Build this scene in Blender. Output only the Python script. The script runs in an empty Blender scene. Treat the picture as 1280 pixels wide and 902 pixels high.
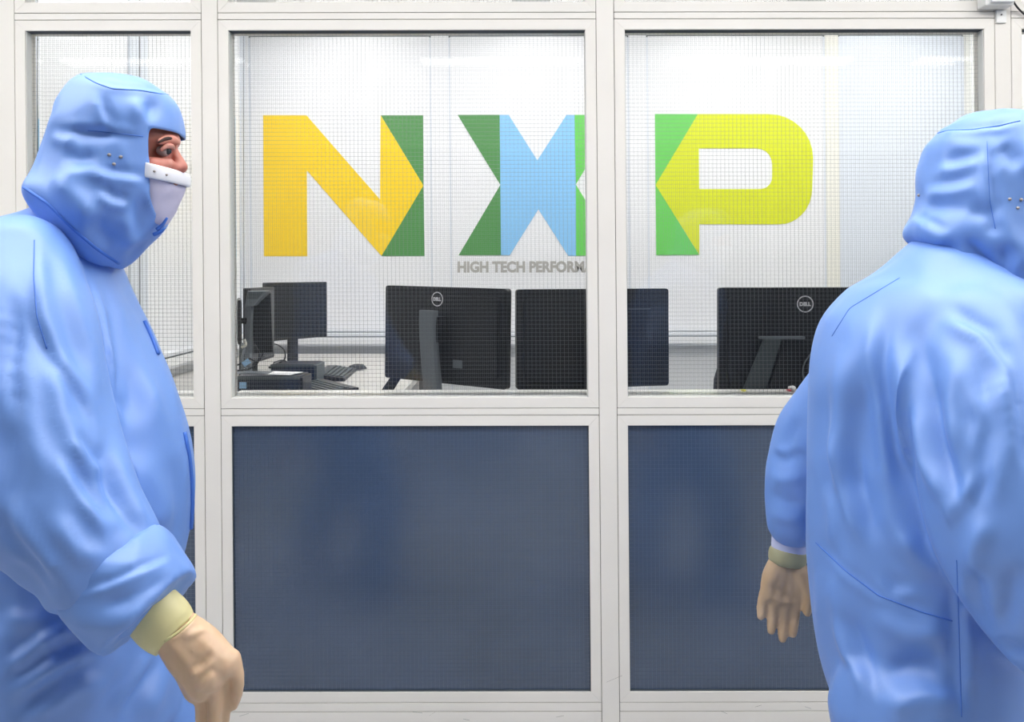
import bpy, bmesh, math, random
import numpy as np
from mathutils import Vector, Matrix, noise
random.seed(4)
S = bpy.context.scene
COL = S.collection

# ------------------------------------------------------------------ camera, world, exposure
F = 1100.0            # focal length in pixels of the 1280 wide frame
HY = 340.0            # horizon row
CAMZ = 1.378          # eye height
ROLL = 0.002
cd = bpy.data.cameras.new('camera'); cam = bpy.data.objects.new('camera', cd); COL.objects.link(cam)
cd.sensor_width = 36.0; cd.lens = F / 1280 * 36
cd.shift_y = -(451 - HY) / 1280
cd.clip_start = 0.05; cd.clip_end = 60
cam.matrix_world = Matrix.Translation((0, 0, CAMZ)) @ Matrix.Rotation(math.radians(90), 4, 'X') @ Matrix.Rotation(-ROLL, 4, 'Z')
S.camera = cam
S.view_settings.view_transform = 'Standard'; S.view_settings.look = 'None'
S.view_settings.gamma = 1.0; S.view_settings.exposure = 0.0
w = bpy.data.worlds.new('world'); S.world = w; w.use_nodes = True
w.node_tree.nodes['Background'].inputs[0].default_value = (0.75, 0.85, 1.0, 1)
w.node_tree.nodes['Background'].inputs[1].default_value = 0.3
TUBE = 12.8           # radiance of the clean-room tubes
OFFICE = 10.6         # radiance of the office light panels

D = 2.65              # distance of the partition face
SP = F / D            # pixels per metre there
DB = 5.39             # back wall of the office
SB = F / DB
SKEW = 0.0065         # sideways shear of partition and office back wall, fitted to slanted image verticals
XL, XR = -1.63, 2.77  # office side walls
DESK = 0.888

# ------------------------------------------------------------------ materials
def mat(name, col, rough=0.5, metal=0.0, **kw):
    m = bpy.data.materials.new(name); m.use_nodes = True
    b = m.node_tree.nodes['Principled BSDF']
    b.inputs['Base Color'].default_value = (*col, 1)
    b.inputs['Roughness'].default_value = rough
    b.inputs['Metallic'].default_value = metal
    for k, v in kw.items():
        b.inputs[k.replace('_', ' ')].default_value = v
    return m
def srgb(r, g, b):
    f = lambda c: (c / 255 / 12.92) if c / 255 <= .04045 else ((c / 255 + .055) / 1.055) ** 2.4
    return (f(r), f(g), f(b))
def vary(m, scale, c1, c2, stretch=(1, 1, 1), bump=0.0, detail=3):
    nt = m.node_tree; b = nt.nodes['Principled BSDF']
    tc = nt.nodes.new('ShaderNodeTexCoord'); mp = nt.nodes.new('ShaderNodeMapping'); mp.inputs['Scale'].default_value = stretch
    n = nt.nodes.new('ShaderNodeTexNoise'); n.inputs['Scale'].default_value = scale; n.inputs['Detail'].default_value = detail
    r = nt.nodes.new('ShaderNodeValToRGB'); r.color_ramp.elements[0].position = .3; r.color_ramp.elements[1].position = .7
    r.color_ramp.elements[0].color = (*c1, 1); r.color_ramp.elements[1].color = (*c2, 1)
    nt.links.new(tc.outputs['Object'], mp.inputs[0]); nt.links.new(mp.outputs[0], n.inputs['Vector'])
    nt.links.new(n.outputs['Fac'], r.inputs[0]); nt.links.new(r.outputs[0], b.inputs['Base Color'])
    if bump:
        bp = nt.nodes.new('ShaderNodeBump'); bp.inputs['Strength'].default_value = bump; bp.inputs['Distance'].default_value = .002
        nt.links.new(n.outputs['Fac'], bp.inputs['Height']); nt.links.new(bp.outputs[0], b.inputs['Normal'])
    return m
def emit(name, col, s):
    m = bpy.data.materials.new(name); m.use_nodes = True; nt = m.node_tree
    nt.nodes.remove(nt.nodes['Principled BSDF'])
    e = nt.nodes.new('ShaderNodeEmission'); e.inputs[0].default_value = (*col, 1); e.inputs[1].default_value = s
    nt.links.new(e.outputs[0], nt.nodes['Material Output'].inputs[0]); return m
def clear_glass(name, tint=(.985, .985, .985)):
    m = bpy.data.materials.new(name); m.use_nodes = True; nt = m.node_tree
    nt.nodes.remove(nt.nodes['Principled BSDF'])
    t = nt.nodes.new('ShaderNodeBsdfTransparent'); t.inputs[0].default_value = (*tint, 1)
    g = nt.nodes.new('ShaderNodeBsdfGlossy'); g.inputs['Roughness'].default_value = .02
    fr = nt.nodes.new('ShaderNodeFresnel'); fr.inputs[0].default_value = 1.33
    mx = nt.nodes.new('ShaderNodeMixShader')
    nt.links.new(fr.outputs[0], mx.inputs[0]); nt.links.new(t.outputs[0], mx.inputs[1]); nt.links.new(g.outputs[0], mx.inputs[2])
    nt.links.new(mx.outputs[0], nt.nodes['Material Output'].inputs[0]); return m

M = {}
M['frame'] = vary(mat('cream_aluminium', (.8, .78, .74), .35), 3, (.775, .742, .69), (.81, .776, .722))
M['gap'] = mat('dark_joint', srgb(120, 112, 100), .9)
M['gasket'] = mat('black_rubber', srgb(62, 70, 78), .7)
M['gasket2'] = mat('grey_rubber', srgb(214, 214, 210), .6)
M['wire'] = mat('wire_steel', (.24, .26, .28), .5)
M['glass'] = clear_glass('wired_glass')
M['panel'] = vary(mat('blue_grey_glazed_panel', srgb(58, 72, 94), .19, IOR=2.0), 1.3, srgb(50, 64, 84), srgb(62, 80, 108))
M['wall'] = mat('white_wall', (.855, .862, .88), .4)
M['cwall'] = mat('grey_clean_room_wall', (.27, .31, .38), .5)
M['wallblue'] = mat('pale_blue_wall_panel', (.74, .79, .87), .3)
M['post'] = mat('light_grey_post', (.70, .74, .80), .4)
M['postcream'] = mat('cream_post', (.86, .85, .78), .4)
M['lowwall'] = mat('grey_low_wall', (.76, .77, .78), .5)
M['trunk'] = mat('white_trunking', (.72, .74, .78), .4)
M['desk'] = vary(mat('pale_desk', (.52, .505, .49), .5), 4, (.50, .49, .475), (.54, .525, .505))
M['black'] = mat('black_plastic', srgb(30, 31, 34), .4)
M['navy'] = mat('blue_black_plastic', srgb(24, 32, 50), .45)
M['screen'] = mat('dark_screen', srgb(16, 20, 30), .12)
M['gun'] = mat('grey_plastic', srgb(112, 118, 124), .4)
M['gunb'] = mat('dark_grey_plastic', srgb(76, 84, 86), .45)
M['white'] = mat('white_print', (.85, .85, .88), .5)
M['paper'] = mat('white_paper', (.85, .85, .86), .7)
M['cable'] = mat('cable_grey', srgb(60, 62, 66), .5)
M['cablel'] = mat('cable_pale', srgb(190, 188, 176), .5)
M['floor'] = vary(mat('grey_vinyl_floor', (.35, .38, .42), .25), 5, (.46, .47, .49), (.52, .53, .55))
M['ceil'] = mat('white_ceiling', (.86, .87, .88), .6)
M['tube'] = emit('fluorescent_tube', (1, .99, .97), TUBE)
M['tube2'] = emit('slim_tube', (1, .99, .97), 6.0)
M['olight'] = emit('office_light', (1, .995, .99), OFFICE)
M['yellow'] = mat('yellow_vinyl', srgb(252, 212, 20), .35)
M['dgreen'] = mat('dark_green_vinyl', srgb(84, 145, 80), .35)
M['sky'] = mat('sky_blue_vinyl', srgb(140, 198, 242), .35)
M['lgreen'] = mat('leaf_green_vinyl', srgb(108, 206, 92), .35)
M['lime'] = mat('lime_vinyl', srgb(216, 224, 24), .35)
M['slogan'] = mat('grey_letter_vinyl', srgb(178, 176, 170), .5)
M['cloth'] = mat('blue_cleanroom_cloth', (.145, .310, .76), .55, IOR=1.95, Sheen_Weight=.1, Sheen_Roughness=.3)
M['seam'] = mat('blue_seam', (.07, .20, .66), .6)
M['skin'] = vary(mat('skin', srgb(206, 136, 120), .45, Subsurface_Weight=.15, Subsurface_Scale=.01), 12, srgb(196, 118, 104), srgb(212, 146, 130))
M['brow'] = mat('eyebrow_hair', srgb(60, 38, 34), .8)
M['eye'] = mat('eye_white', srgb(170, 158, 156), .25)
M['iris'] = mat('iris', srgb(50, 55, 62), .1)
M['mask'] = mat('white_mask_band', (.86, .86, .92), .6)
M['veil'] = mat('lavender_mask_fabric', srgb(205, 200, 225), .7)
M['snap'] = mat('metal_snap', srgb(170, 160, 155), .35, .6)
M['glove'] = vary(mat('latex_glove', srgb(222, 190, 156), .42, Subsurface_Weight=.1, Subsurface_Scale=.01), 25, srgb(214, 178, 140), srgb(230, 198, 168), (1, 1, .35))
M['gcuff'] = mat('glove_cuff', srgb(224, 214, 158), .5)
M['glove2'] = vary(mat('tan_latex_glove', srgb(196, 168, 136), .45), 25, srgb(182, 152, 118), srgb(206, 178, 146), (1, 1, .35))
M['gcuff2'] = mat('olive_glove_cuff', srgb(168, 164, 130), .55)
M['knit'] = mat('white_knit_cuff', srgb(206, 210, 238), .8)
M['device'] = mat('white_device', (.82, .82, .80), .35)
M['bblack'] = mat('black_cable', (.015, .015, .018), .5)
M['red'] = mat('red_paper', srgb(200, 50, 70), .6)
M['yellowp'] = mat('yellow_paper', srgb(230, 225, 90), .6)
M['bluep'] = mat('blue_label', srgb(150, 190, 225), .5)

# ------------------------------------------------------------------ helpers
def W(px, py, d):
    """point seen at pixel (px, py) standing d metres away"""
    u, v = px - 640, py - HY
    u, v = u - v * ROLL, v + u * ROLL
    s = F / d
    return Vector((u / s, d, CAMZ - v / s))
def shear(v):
    return Vector((v.x - SKEW * (v.z - CAMZ), v.y, v.z))
def link(name, bm, m, parent=None, smooth=False, kind=None, skew=False):
    if skew:
        for v in bm.verts: v.co = shear(v.co)
    me = bpy.data.meshes.new(name); bm.normal_update(); bm.to_mesh(me); bm.free()
    ms = m if isinstance(m, (list, tuple)) else [m]
    for q in ms: me.materials.append(q)
    if smooth: me.polygons.foreach_set('use_smooth', [True] * len(me.polygons))
    o = bpy.data.objects.new(name, me); COL.objects.link(o)
    if parent is not None:
        o.parent = parent; o.matrix_parent_inverse = parent.matrix_world.inverted() if False else Matrix()
    if kind: o['kind'] = kind
    return o
def empty(name, loc=(0, 0, 0), rz=0, ry=0):
    o = bpy.data.objects.new(name, None); COL.objects.link(o); o.location = loc; o.rotation_euler = (0, ry, rz)
    o.empty_display_size = .05
    return o
def tag(o, label, cat, group=None):
    o['label'] = label; o['category'] = cat
    if group: o['group'] = group
    return o
def box(bm, x0, x1, y0, y1, z0, z1, bev=0.0, mi=0):
    vs = [bm.verts.new(c) for c in ((x0, y0, z0), (x1, y0, z0), (x1, y1, z0), (x0, y1, z0), (x0, y0, z1), (x1, y0, z1), (x1, y1, z1), (x0, y1, z1))]
    fs = [bm.faces.new([vs[i] for i in q]) for q in ((0, 3, 2, 1), (4, 5, 6, 7), (0, 1, 5, 4), (1, 2, 6, 5), (2, 3, 7, 6), (3, 0, 4, 7))]
    for f in fs: f.material_index = mi
    if bev:
        es = list({e for f in fs for e in f.edges})
        r = bmesh.ops.bevel(bm, geom=es, offset=bev, segments=2, affect='EDGES', profile=.6)
        for f in r['faces']: f.material_index = mi
    return vs
def B(*a, bev=0.0):
    bm = bmesh.new(); box(bm, *a, bev=bev); return bm
def prism(bm, pts, y0, y1):
    """extruded polygon; pts are (x, z), front face at y0"""
    a = [bm.verts.new((x, y0, z)) for x, z in pts]; b = [bm.verts.new((x, y1, z)) for x, z in pts]
    n = len(pts)
    bm.faces.new(a); bm.faces.new(b[::-1])
    for i in range(n): bm.faces.new((a[i], b[i], b[(i + 1) % n], a[(i + 1) % n]))
    bmesh.ops.recalc_face_normals(bm, faces=bm.faces)
def catmull(P, n):
    out = []; P = [np.array(p, float) for p in P]
    for i in range(len(P) - 1):
        p0 = P[max(i - 1, 0)]; p1 = P[i]; p2 = P[i + 1]; p3 = P[min(i + 2, len(P) - 1)]
        for k in range(n):
            t = k / n
            out.append(.5 * ((2 * p1) + (-p0 + p2) * t + (2 * p0 - 5 * p1 + 4 * p2 - p3) * t * t + (-p0 + 3 * p1 - 3 * p2 + p3) * t ** 3))
    out.append(P[-1]); return out
def rings_to(bm, rings, cap=True):
    R = [[bm.verts.new(p) for p in r] for r in rings]; n = len(R[0])
    for a, b in zip(R, R[1:]):
        for i in range(n): bm.faces.new((a[i], a[(i + 1) % n], b[(i + 1) % n], b[i]))
    if cap:
        bm.faces.new(R[0][::-1]); bm.faces.new(R[-1])
    bmesh.ops.recalc_face_normals(bm, faces=bm.faces)
def tube(bm, pts, rads, n=12, sub=3, cap=True, flat=1.0, up=None):
    """round tube through pts (Vectors) with radii; flat squashes along 'up'"""
    Q = catmull([(*p, r) for p, r in zip(pts, rads)], sub) if sub > 1 else [np.array((*p, r)) for p, r in zip(pts, rads)]
    rings = []; N = len(Q); U = None
    for i, q in enumerate(Q):
        t = Vector(Q[min(i + 1, N - 1)][:3] - Q[max(i - 1, 0)][:3]).normalized()
        if U is None:
            U = Vector(up) if up else Vector((0, 1, 0))
            if abs(U.dot(t)) > .95: U = Vector((1, 0, 0))
        U = (U - t * U.dot(t)).normalized(); V = t.cross(U)
        r = max(q[3], 1e-4); c = Vector(q[:3])
        rings.append([c + U * math.cos(2 * math.pi * k / n) * r * flat + V * math.sin(2 * math.pi * k / n) * r for k in range(n)])
    rings_to(bm, rings, cap)
def blob(bm, c, r, seg=16, rot=None):
    mt = Matrix.Translation(c) @ (rot or Matrix()) @ Matrix.Diagonal((*r, 1))
    bmesh.ops.create_uvsphere(bm, u_segments=seg, v_segments=seg // 2 + 2, radius=1, matrix=mt)
def chain(bm, pts, rads, n=14):
    """limb: a tube with a ball on every joint so the ends are round"""
    tube(bm, pts, rads, n=n, sub=4)
    for p, r in zip(pts, rads): blob(bm, p, (r, r, r), 12)
def loft(bm, spec, d, n=28, sub=4, ex=.85):
    """spec rows: (backx, backy, frontx, fronty, half depth[, distance])"""
    Q = catmull([(*r[:5], r[5] if len(r) > 5 else d) for r in spec], sub)
    rings = []
    for bx_, by_, fx_, fy_, b, dd in Q:
        p0 = W(bx_, by_, dd); p1 = W(fx_, fy_, dd); c = (p0 + p1) / 2; a = (p1 - p0) / 2
        ring = []
        for k in range(n):
            t = 2 * math.pi * k / n; ct, st = math.cos(t), math.sin(t)
            ring.append(c + a * math.copysign(abs(ct) ** ex, ct) + Vector((0, max(b, 1e-3), 0)) * math.copysign(abs(st) ** ex, st))
        rings.append(ring)
    rings_to(bm, rings)
def lap(co, E, it, f=.5):
    n = len(co); deg = np.zeros(n); np.add.at(deg, E[:, 0], 1); np.add.at(deg, E[:, 1], 1); deg[deg == 0] = 1
    for _ in range(it):
        s = np.zeros_like(co)
        for k in range(3):
            s[:, k] = np.bincount(E[:, 0], co[E[:, 1], k], n) + np.bincount(E[:, 1], co[E[:, 0], k], n)
        co = co + f * (s / deg[:, None] - co)
    return co
def project(co):
    s = F / co[:, 1]; u = co[:, 0] * s; v = (CAMZ - co[:, 2]) * s
    return np.stack([u + v * ROLL + 640, v - u * ROLL + HY], 1)
def seg_dist(P, line):
    """signed distance (px) of P to a polyline and the fade toward its ends"""
    best = np.full(len(P), 1e9); sg = np.zeros(len(P)); along = np.zeros(len(P))
    L = [np.hypot(line[i + 1][0] - line[i][0], line[i + 1][1] - line[i][1]) for i in range(len(line) - 1)]
    T = sum(L); acc = 0
    for i in range(len(line) - 1):
        a = np.array(line[i], float); b = np.array(line[i + 1], float); ab = b - a
        tt = np.clip(((P - a) @ ab) / (ab @ ab), 0, 1)
        q = P - (a + tt[:, None] * ab); dist = np.hypot(q[:, 0], q[:, 1])
        m = dist < best
        best = np.where(m, dist, best); sg = np.where(m, np.sign(ab[0] * q[:, 1] - ab[1] * q[:, 0]), sg)
        along = np.where(m, (acc + tt * L[i]) / T, along); acc += L[i]
    return best * np.where(sg == 0, 1, sg), np.sin(np.clip(np.minimum(along, 1 - along) * 3.2, .0, 1) * math.pi / 2) ** 2
FOLD = 2.4
def fuse(name, bm, m, parent, voxel=.006, smooth=6, folds=(), noisef=None, cut=None):
    """merge overlapping closed shells into one continuous surface, then press cloth folds into it"""
    me = bpy.data.meshes.new('tmp'); bm.to_mesh(me); bm.free()
    o = bpy.data.objects.new('tmp', me); COL.objects.link(o)
    md = o.modifiers.new('r', 'REMESH'); md.mode = 'VOXEL'; md.voxel_size = voxel
    dg = bpy.context.evaluated_depsgraph_get(); ev = o.evaluated_get(dg)
    nm = bpy.data.meshes.new_from_object(ev); bpy.data.objects.remove(o); bpy.data.meshes.remove(me)
    n = len(nm.vertices); co = np.empty(n * 3); nm.vertices.foreach_get('co', co); co = co.reshape(-1, 3)
    E = np.empty(len(nm.edges) * 2, int); nm.edges.foreach_get('vertices', E); E = E.reshape(-1, 2)
    co = lap(co, E, smooth)
    nm.vertices.foreach_set('co', co.ravel()); nm.update()
    no = np.empty(n * 3); nm.vertex_normals.foreach_get('vector', no); no = no.reshape(-1, 3); no = lap(no, E, 4)
    no /= np.maximum(np.linalg.norm(no, axis=1), 1e-6)[:, None]
    dsp = np.zeros(n)
    if noisef:
        dsp += np.array([noisef(Vector(c)) for c in co])
    if folds:
        P = project(co); facing = np.clip(.25 - no[:, 1] * 2.2, 0, 1)
        for line, amp, wd, kind in folds:
            t, fade = seg_dist(P, line); wd *= .9; x = t / wd
            if kind == 'c':      # sharp crease: one lip proud, one hollow
                g = x * np.exp(.5 - x * x / 2)
            elif kind == 'r':    # soft ridge
                g = np.exp(-x * x / 2)
            else:                # valley
                g = -np.exp(-x * x / 2)
            dsp += math.copysign(min(abs(amp) * FOLD, 1.0 * wd / 750), amp) * g * fade * facing
    co = co + no * dsp[:, None]
    if folds or noisef: co = lap(co, E, 4, .5)
    nm.vertices.foreach_set('co', co.ravel()); nm.update()
    nm.name = name
    if cut:              # open the shell and give the cloth its thickness
        b2 = bmesh.new(); b2.from_mesh(nm)
        bmesh.ops.delete(b2, geom=[f for f in b2.faces if cut(f.calc_center_median())], context='FACES')
        for _ in range(6):
            for v in [v for v in b2.verts if v.is_boundary]:
                nb = [e.other_vert(v).co for e in v.link_edges if e.is_boundary]
                if len(nb) == 2: v.co = v.co * .5 + (nb[0] + nb[1]) * .25
        bmesh.ops.recalc_face_normals(b2, faces=b2.faces)
        bmesh.ops.solidify(b2, geom=list(b2.faces), thickness=.0025)
        b2.to_mesh(nm); b2.free()
    for q in (m if isinstance(m, (list, tuple)) else [m]): nm.materials.append(q)
    nm.polygons.foreach_set('use_smooth', [True] * len(nm.polygons))
    ob = bpy.data.objects.new(name, nm); COL.objects.link(ob)
    if parent is not None: ob.parent = parent
    return ob
def glue_line(name, target, line, m, parent, r=.0018, d0=.6):
    """a raised seam: points dropped from the lens side onto the surface"""
    dg = bpy.context.evaluated_depsgraph_get(); pts = []
    inv = Matrix()
    for i in range(len(line) - 1):
        a, b = line[i], line[i + 1]; k = max(2, int(math.hypot(b[0] - a[0], b[1] - a[1]) / 4))
        for j in range(k):
            t = j / k; q = W(a[0] + (b[0] - a[0]) * t, a[1] + (b[1] - a[1]) * t, 1.0)
            o = Vector((0, 0, CAMZ)); dr = (q - o).normalized()
            hit, loc, nor, _ = target.ray_cast(o, dr)
            if hit: pts.append(loc + nor * r * .3)
    if len(pts) < 3: return None
    pts = [pts[0]] + [(pts[i - 1] + pts[i] * 2 + pts[i + 1]) / 4 for i in range(1, len(pts) - 1)] + [pts[-1]]
    bm = bmesh.new(); tube(bm, pts, [r] * len(pts), n=6, sub=1)
    return link(name, bm, m, parent, True)
def on_surface(target, px, py):
    o = Vector((0, 0, CAMZ)); q = W(px, py, 1.0)
    hit, loc, nor, _ = target.ray_cast(o, (q - o).normalized())
    return (loc, nor) if hit else (None, None)

# ------------------------------------------------------------------ room shells
def struct(name, bm, m, parent=None, skew=False):
    return link(name, bm, m, parent, kind='structure' if parent is None else None, skew=skew)
X0, X1, YB, ZC = -5.0, 5.0, -4.5, 2.78
struct('floor', B(X0, X1, YB, 6.0, -.08, 0), M['floor'])
ceil = struct('ceiling', B(X0, X1, YB, D - .01, ZC, ZC + .08), M['ceil'])
struct('wall_left', B(X0 - .1, X0, YB, D, 0, ZC + .3), M['cwall'])
struct('wall_right', B(X1, X1 + .1, YB, D, 0, ZC + .3), M['cwall'])
struct('wall_rear', B(X0, X1, YB - .1, YB, 0, ZC + .3), M['cwall'])
OZ = 2.98
struct('ceiling_office', B(X0, X1, D + .12, 6.0, OZ, OZ + .08), M['ceil'])

# partition --------------------------------------------------------------
def xs(px): return (px - 640) / SP
def zs(py): return CAMZ - (py - HY) / SP
front = struct('wall_front', B(X0, X1, D + .006, D + .06, 0.001, .02), M['gap'])
POSTS = [(-500, -478), (-2, 20.5), (254, 274.5), (747.6, 770), (1246, 1266.5), (1744, 1766)]
RAILS = [(15.3, 23.9), (510, 518.7), (877.8, 889)]
DP = .05
g = .0009
for a, b in POSTS:
    struct('post', B(xs(a) + g, xs(b) - g, D, D + .09, 0.001, ZC + .19, bev=.0012), M['frame'], front, True)
    struct('post_core', B(xs(a) - .006, xs(b) + .006, D + .004, D + .07, 0.001, ZC + .19), M['gap'], front, True)
bays = list(zip(POSTS, POSTS[1:]))
for (a, b) in bays:
    x0, x1 = xs(a[1]), xs(b[0])
    for r0, r1 in RAILS:
        struct('rail', B(x0 + g, x1 - g, D, D + .09, zs(r1) + g, zs(r0) - g, bev=.0012), M['frame'], front, True)
        struct('rail_core', B(x0, x1, D + .004, D + .07, zs(r1) - .006, zs(r0) + .006), M['gap'], front, True)
    struct('plinth', B(x0 + g, x1 - g, D, D + .09, 0.001, zs(889) - g, bev=.0012), M['frame'], front, True)

def wires(x0, x1, z0, z1, y, parent, th=.00021, m=None, ph=0.0):
    bm = bmesh.new(); p = .0125
    def strip(a0, a1, b0, b1):
        vs = [bm.verts.new(c) for c in ((a0, y - th, b0), (a1, y - th, b0), (a1, y - th, b1), (a0, y - th, b1), (a0, y + th, b0), (a1, y + th, b0), (a1, y + th, b1), (a0, y + th, b1))]
        for q in ((3, 2, 1, 0), (4, 5, 6, 7), (0, 1, 5, 4), (1, 2, 6, 5), (2, 3, 7, 6), (3, 0, 4, 7)):
            bm.faces.new([vs[i] for i in q])
    x = x0 + p * (.5 + ph)
    while x < x1: strip(x - th, x + th, z0, z1); x += p
    z = z0 + p * (.5 + ph)
    while z < z1: strip(x0, x1, z - th, z + th); z += p
    o = link('wire_mesh', bm, m or M['wire'], parent, skew=True); o['kind'] = 'stuff'; return o
def mitre_bars(x0, x1, z0, z1, wd, y0, y1, m, parent, name, m2=None):
    X0_, X1_, Z0_, Z1_ = x0 + wd, x1 - wd, z0 + wd, z1 - wd
    for iq, pts in enumerate(([(x0, z0), (x1, z0), (X1_, Z0_), (X0_, Z0_)], [(x1, z0), (x1, z1), (X1_, Z1_), (X1_, Z0_)],
                [(x1, z1), (x0, z1), (X0_, Z1_), (X1_, Z1_)], [(x0, z1), (x0, z0), (X0_, Z0_), (X0_, Z1_)])):
        bm = bmesh.new(); prism(bm, pts, y0, y1)
        bmesh.ops.bevel(bm, geom=list(bm.edges), offset=.0006, segments=1, affect='EDGES')
        link(name, bm, m if (m2 is None or iq == 2) else m2, parent, skew=True)
nwin = 0
def window(a, b, t, btm, kind):
    global nwin
    nwin += 1
    x0, x1, z0, z1 = xs(a) + g, xs(b) - g, zs(btm) + g, zs(t) - g
    wd = 12.9 / SP
    bm = bmesh.new()
    gx0, gx1, gz0, gz1 = x0 + wd, x1 - wd, z0 + wd, z1 - wd
    root = struct('window_%d' % nwin, B(gx0 - .004, gx1 + .004, D + .033, D + .039, gz0 - .004, gz1 + .004) if kind != 'solid' else
                  B(gx0 - .004, gx1 + .004, D + .012, D + .018, gz0 - .004, gz1 + .004), M['glass'] if kind != 'solid' else M['panel'])
    for v in root.data.vertices: v.co = shear(v.co)
    mitre_bars(x0, x1, z0, z1, wd, D, D + .06, M['frame'], root, 'frame_bar')
    if kind == 'solid':
        mitre_bars(gx0 - .0005, gx1 + .0005, gz0 - .0005, gz1 + .0005, .0025, D + .004, D + .02, M['gasket'], root, 'gasket')
        wires(gx0, gx1, gz0, gz1, D + .0118, root, .0002, M['wirep'])
    else:
        mitre_bars(gx0 - .0005, gx1 + .0005, gz0 - .0005, gz1 + .0005, .0022, D + .006, D + .034, M['gasket'], root, 'gasket', M['gasket2'])
        wires(gx0, gx1, gz0, gz1, D + .036, root)
        # the inner pane with its own wire and the deep inner sill
        bm = B(gx0 - .01, gx1 + .01, D + .088, D + .094, gz0 + .004, gz1 + .01)
        link('inner_pane', bm, M['glass'], root, skew=True)
        wires(gx0, gx1, gz0 + .004, gz1, D + .091, root, .00016, ph=.3)
        link('inner_sill', B(gx0 - .02, gx1 + .02, D + .04, D + .165, gz0 - .03, gz0 + .0025, bev=.002), M['device'], root, skew=True)
        link('inner_head', B(gx0 - .02, gx1 + .02, D + .07, D + .10, gz1 + .009, gz1 + .05), M['wall'], root, skew=True)
    return root
M['wirep'] = mat('wire_in_panel', srgb(94, 110, 134), .5)
for (a, b) in bays:
    window(a[1], b[0], -250, 15.3, 'clear')
    window(a[1], b[0], 23.9, 510, 'clear')
    window(a[1], b[0], 518.7, 877.8, 'solid')
# scuffs on the plinth
for i, (px, py, l, an) in enumerate(((515, 881, 7, .9), (522, 890, 12, .1), (540, 892, 9, -.6), (583, 899, 8, .2), (768, 848, 22, -.4), (305, 893, 12, -.3), (700, 895, 10, -.2), (1010, 884, 8, .3), (948, 882, 8, -.3), (905, 890, 9, .4))):
    c = W(px, py, D - .0004); bm = bmesh.new(); h = l / SP / 2
    vs = [bm.verts.new((c.x + sx * h * math.cos(an) - sz * .0006 * math.sin(an), D - .0006, c.z - sx * h * math.sin(an) + sz * .0006)) for sx, sz in ((-1, -.3), (1, -1), (1, .4), (-1, 1))]
    bm.faces.new(vs)
    link('scuff', bm, M['gunb'] if i % 2 else M['gap'], front)

# office shell ------------------------------------------------------------
back = struct('wall_back', B(X0, XR + 1.0, DB + .05, DB + .15, 0, OZ), M['post'])
def xb(px): return (px - 640) / SB
def zb(py): return CAMZ - (py - HY) / SB
BP = [(300, 315), (539, 565), (786, 812), (1031, 1052), (1205, 1240)]
pan = [(315, 539, 'wall'), (565, 786, 'wall'), (812, 1031, 'wall'), (1052, 1205, 'wallblue')]
for a, b, mm in pan:
    struct('wall_panel', B(xb(a), xb(b), DB, DB + .05, 1.02, zb(45.5), bev=.001), M[mm], back, True)
    struct('lower_panel', B(xb(a), xb(b), DB + .012, DB + .05, 0, 1.02), M['lowwall'], back, True)
for i, (a, b) in enumerate(BP):
    mp = M['postcream'] if i >= 3 else M['wall']
    struct('wall_post', B(xb(a) + .01, xb(b) - .01, DB - .006, DB + .05, 0, OZ - .04, bev=.002), mp, back, True)
    for q in (a, b - 5.5):
        struct('post_edge', B(xb(q), xb(q + 5.5), DB - .004, DB + .05, .0, zb(47)), M['post'], back, True)
struct('head_rail', B(XL, XR, DB - .01, DB + .05, zb(43.5), OZ), M['wall'], back)
struct('shadow_gap', B(XL, XR, DB + .01, DB + .05, zb(46), zb(43)), M['gunb'], back)
lw = struct('wall_side_left', B(XL - .1, XL, D + .1, DB + .05, 0, OZ), M['wall'])
for (pa, pb) in ((160, 182), (40, 46), (300, 304.5)):
    y0 = -XL * F / (640 - pa); y1 = -XL * F / (640 - pb)
    struct('wall_post', B(XL, XL + .012, y0, y1, 0, OZ - .05, bev=.001), M['post'], lw)
    struct('joint', B(XL, XL + .013, (y0 + y1) / 2 - .004, (y0 + y1) / 2 + .004, 0, OZ - .05), M['gunb'], lw)
rw = struct('wall_side_right', B(XR, XR + .1, D + .1, DB + .05, 0, OZ), M['postcream'])
# trunking
def trunking(name, x0, x1, y0, y1, along):
    r = struct(name, B(x0, x1, y0, y1, .932, 1.008, bev=.004), M['trunk'])
    if along == 'x':
        link('trunking_lid', B(x0, x1, y0 - .006, y0, .945, .985, bev=.002), M['wall'], r)
        link('trunking_seam', B(x0, x1, y0 - .003, y0, .985, .992), M['gun'], r)
    else:
        link('trunking_lid', B(x1, x1 + .006, y0, y1, .945, .985, bev=.002), M['wall'], r)
        link('trunking_seam', B(x1, x1 + .003, y0, y1, .985, .992), M['gunb'], r)
    return r
trunking('trim_1', XL, XR, DB - .06, DB + .012, 'x')
trunking('trim_2', XL, XL + .05, D + .15, DB - .06, 'y')

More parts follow.
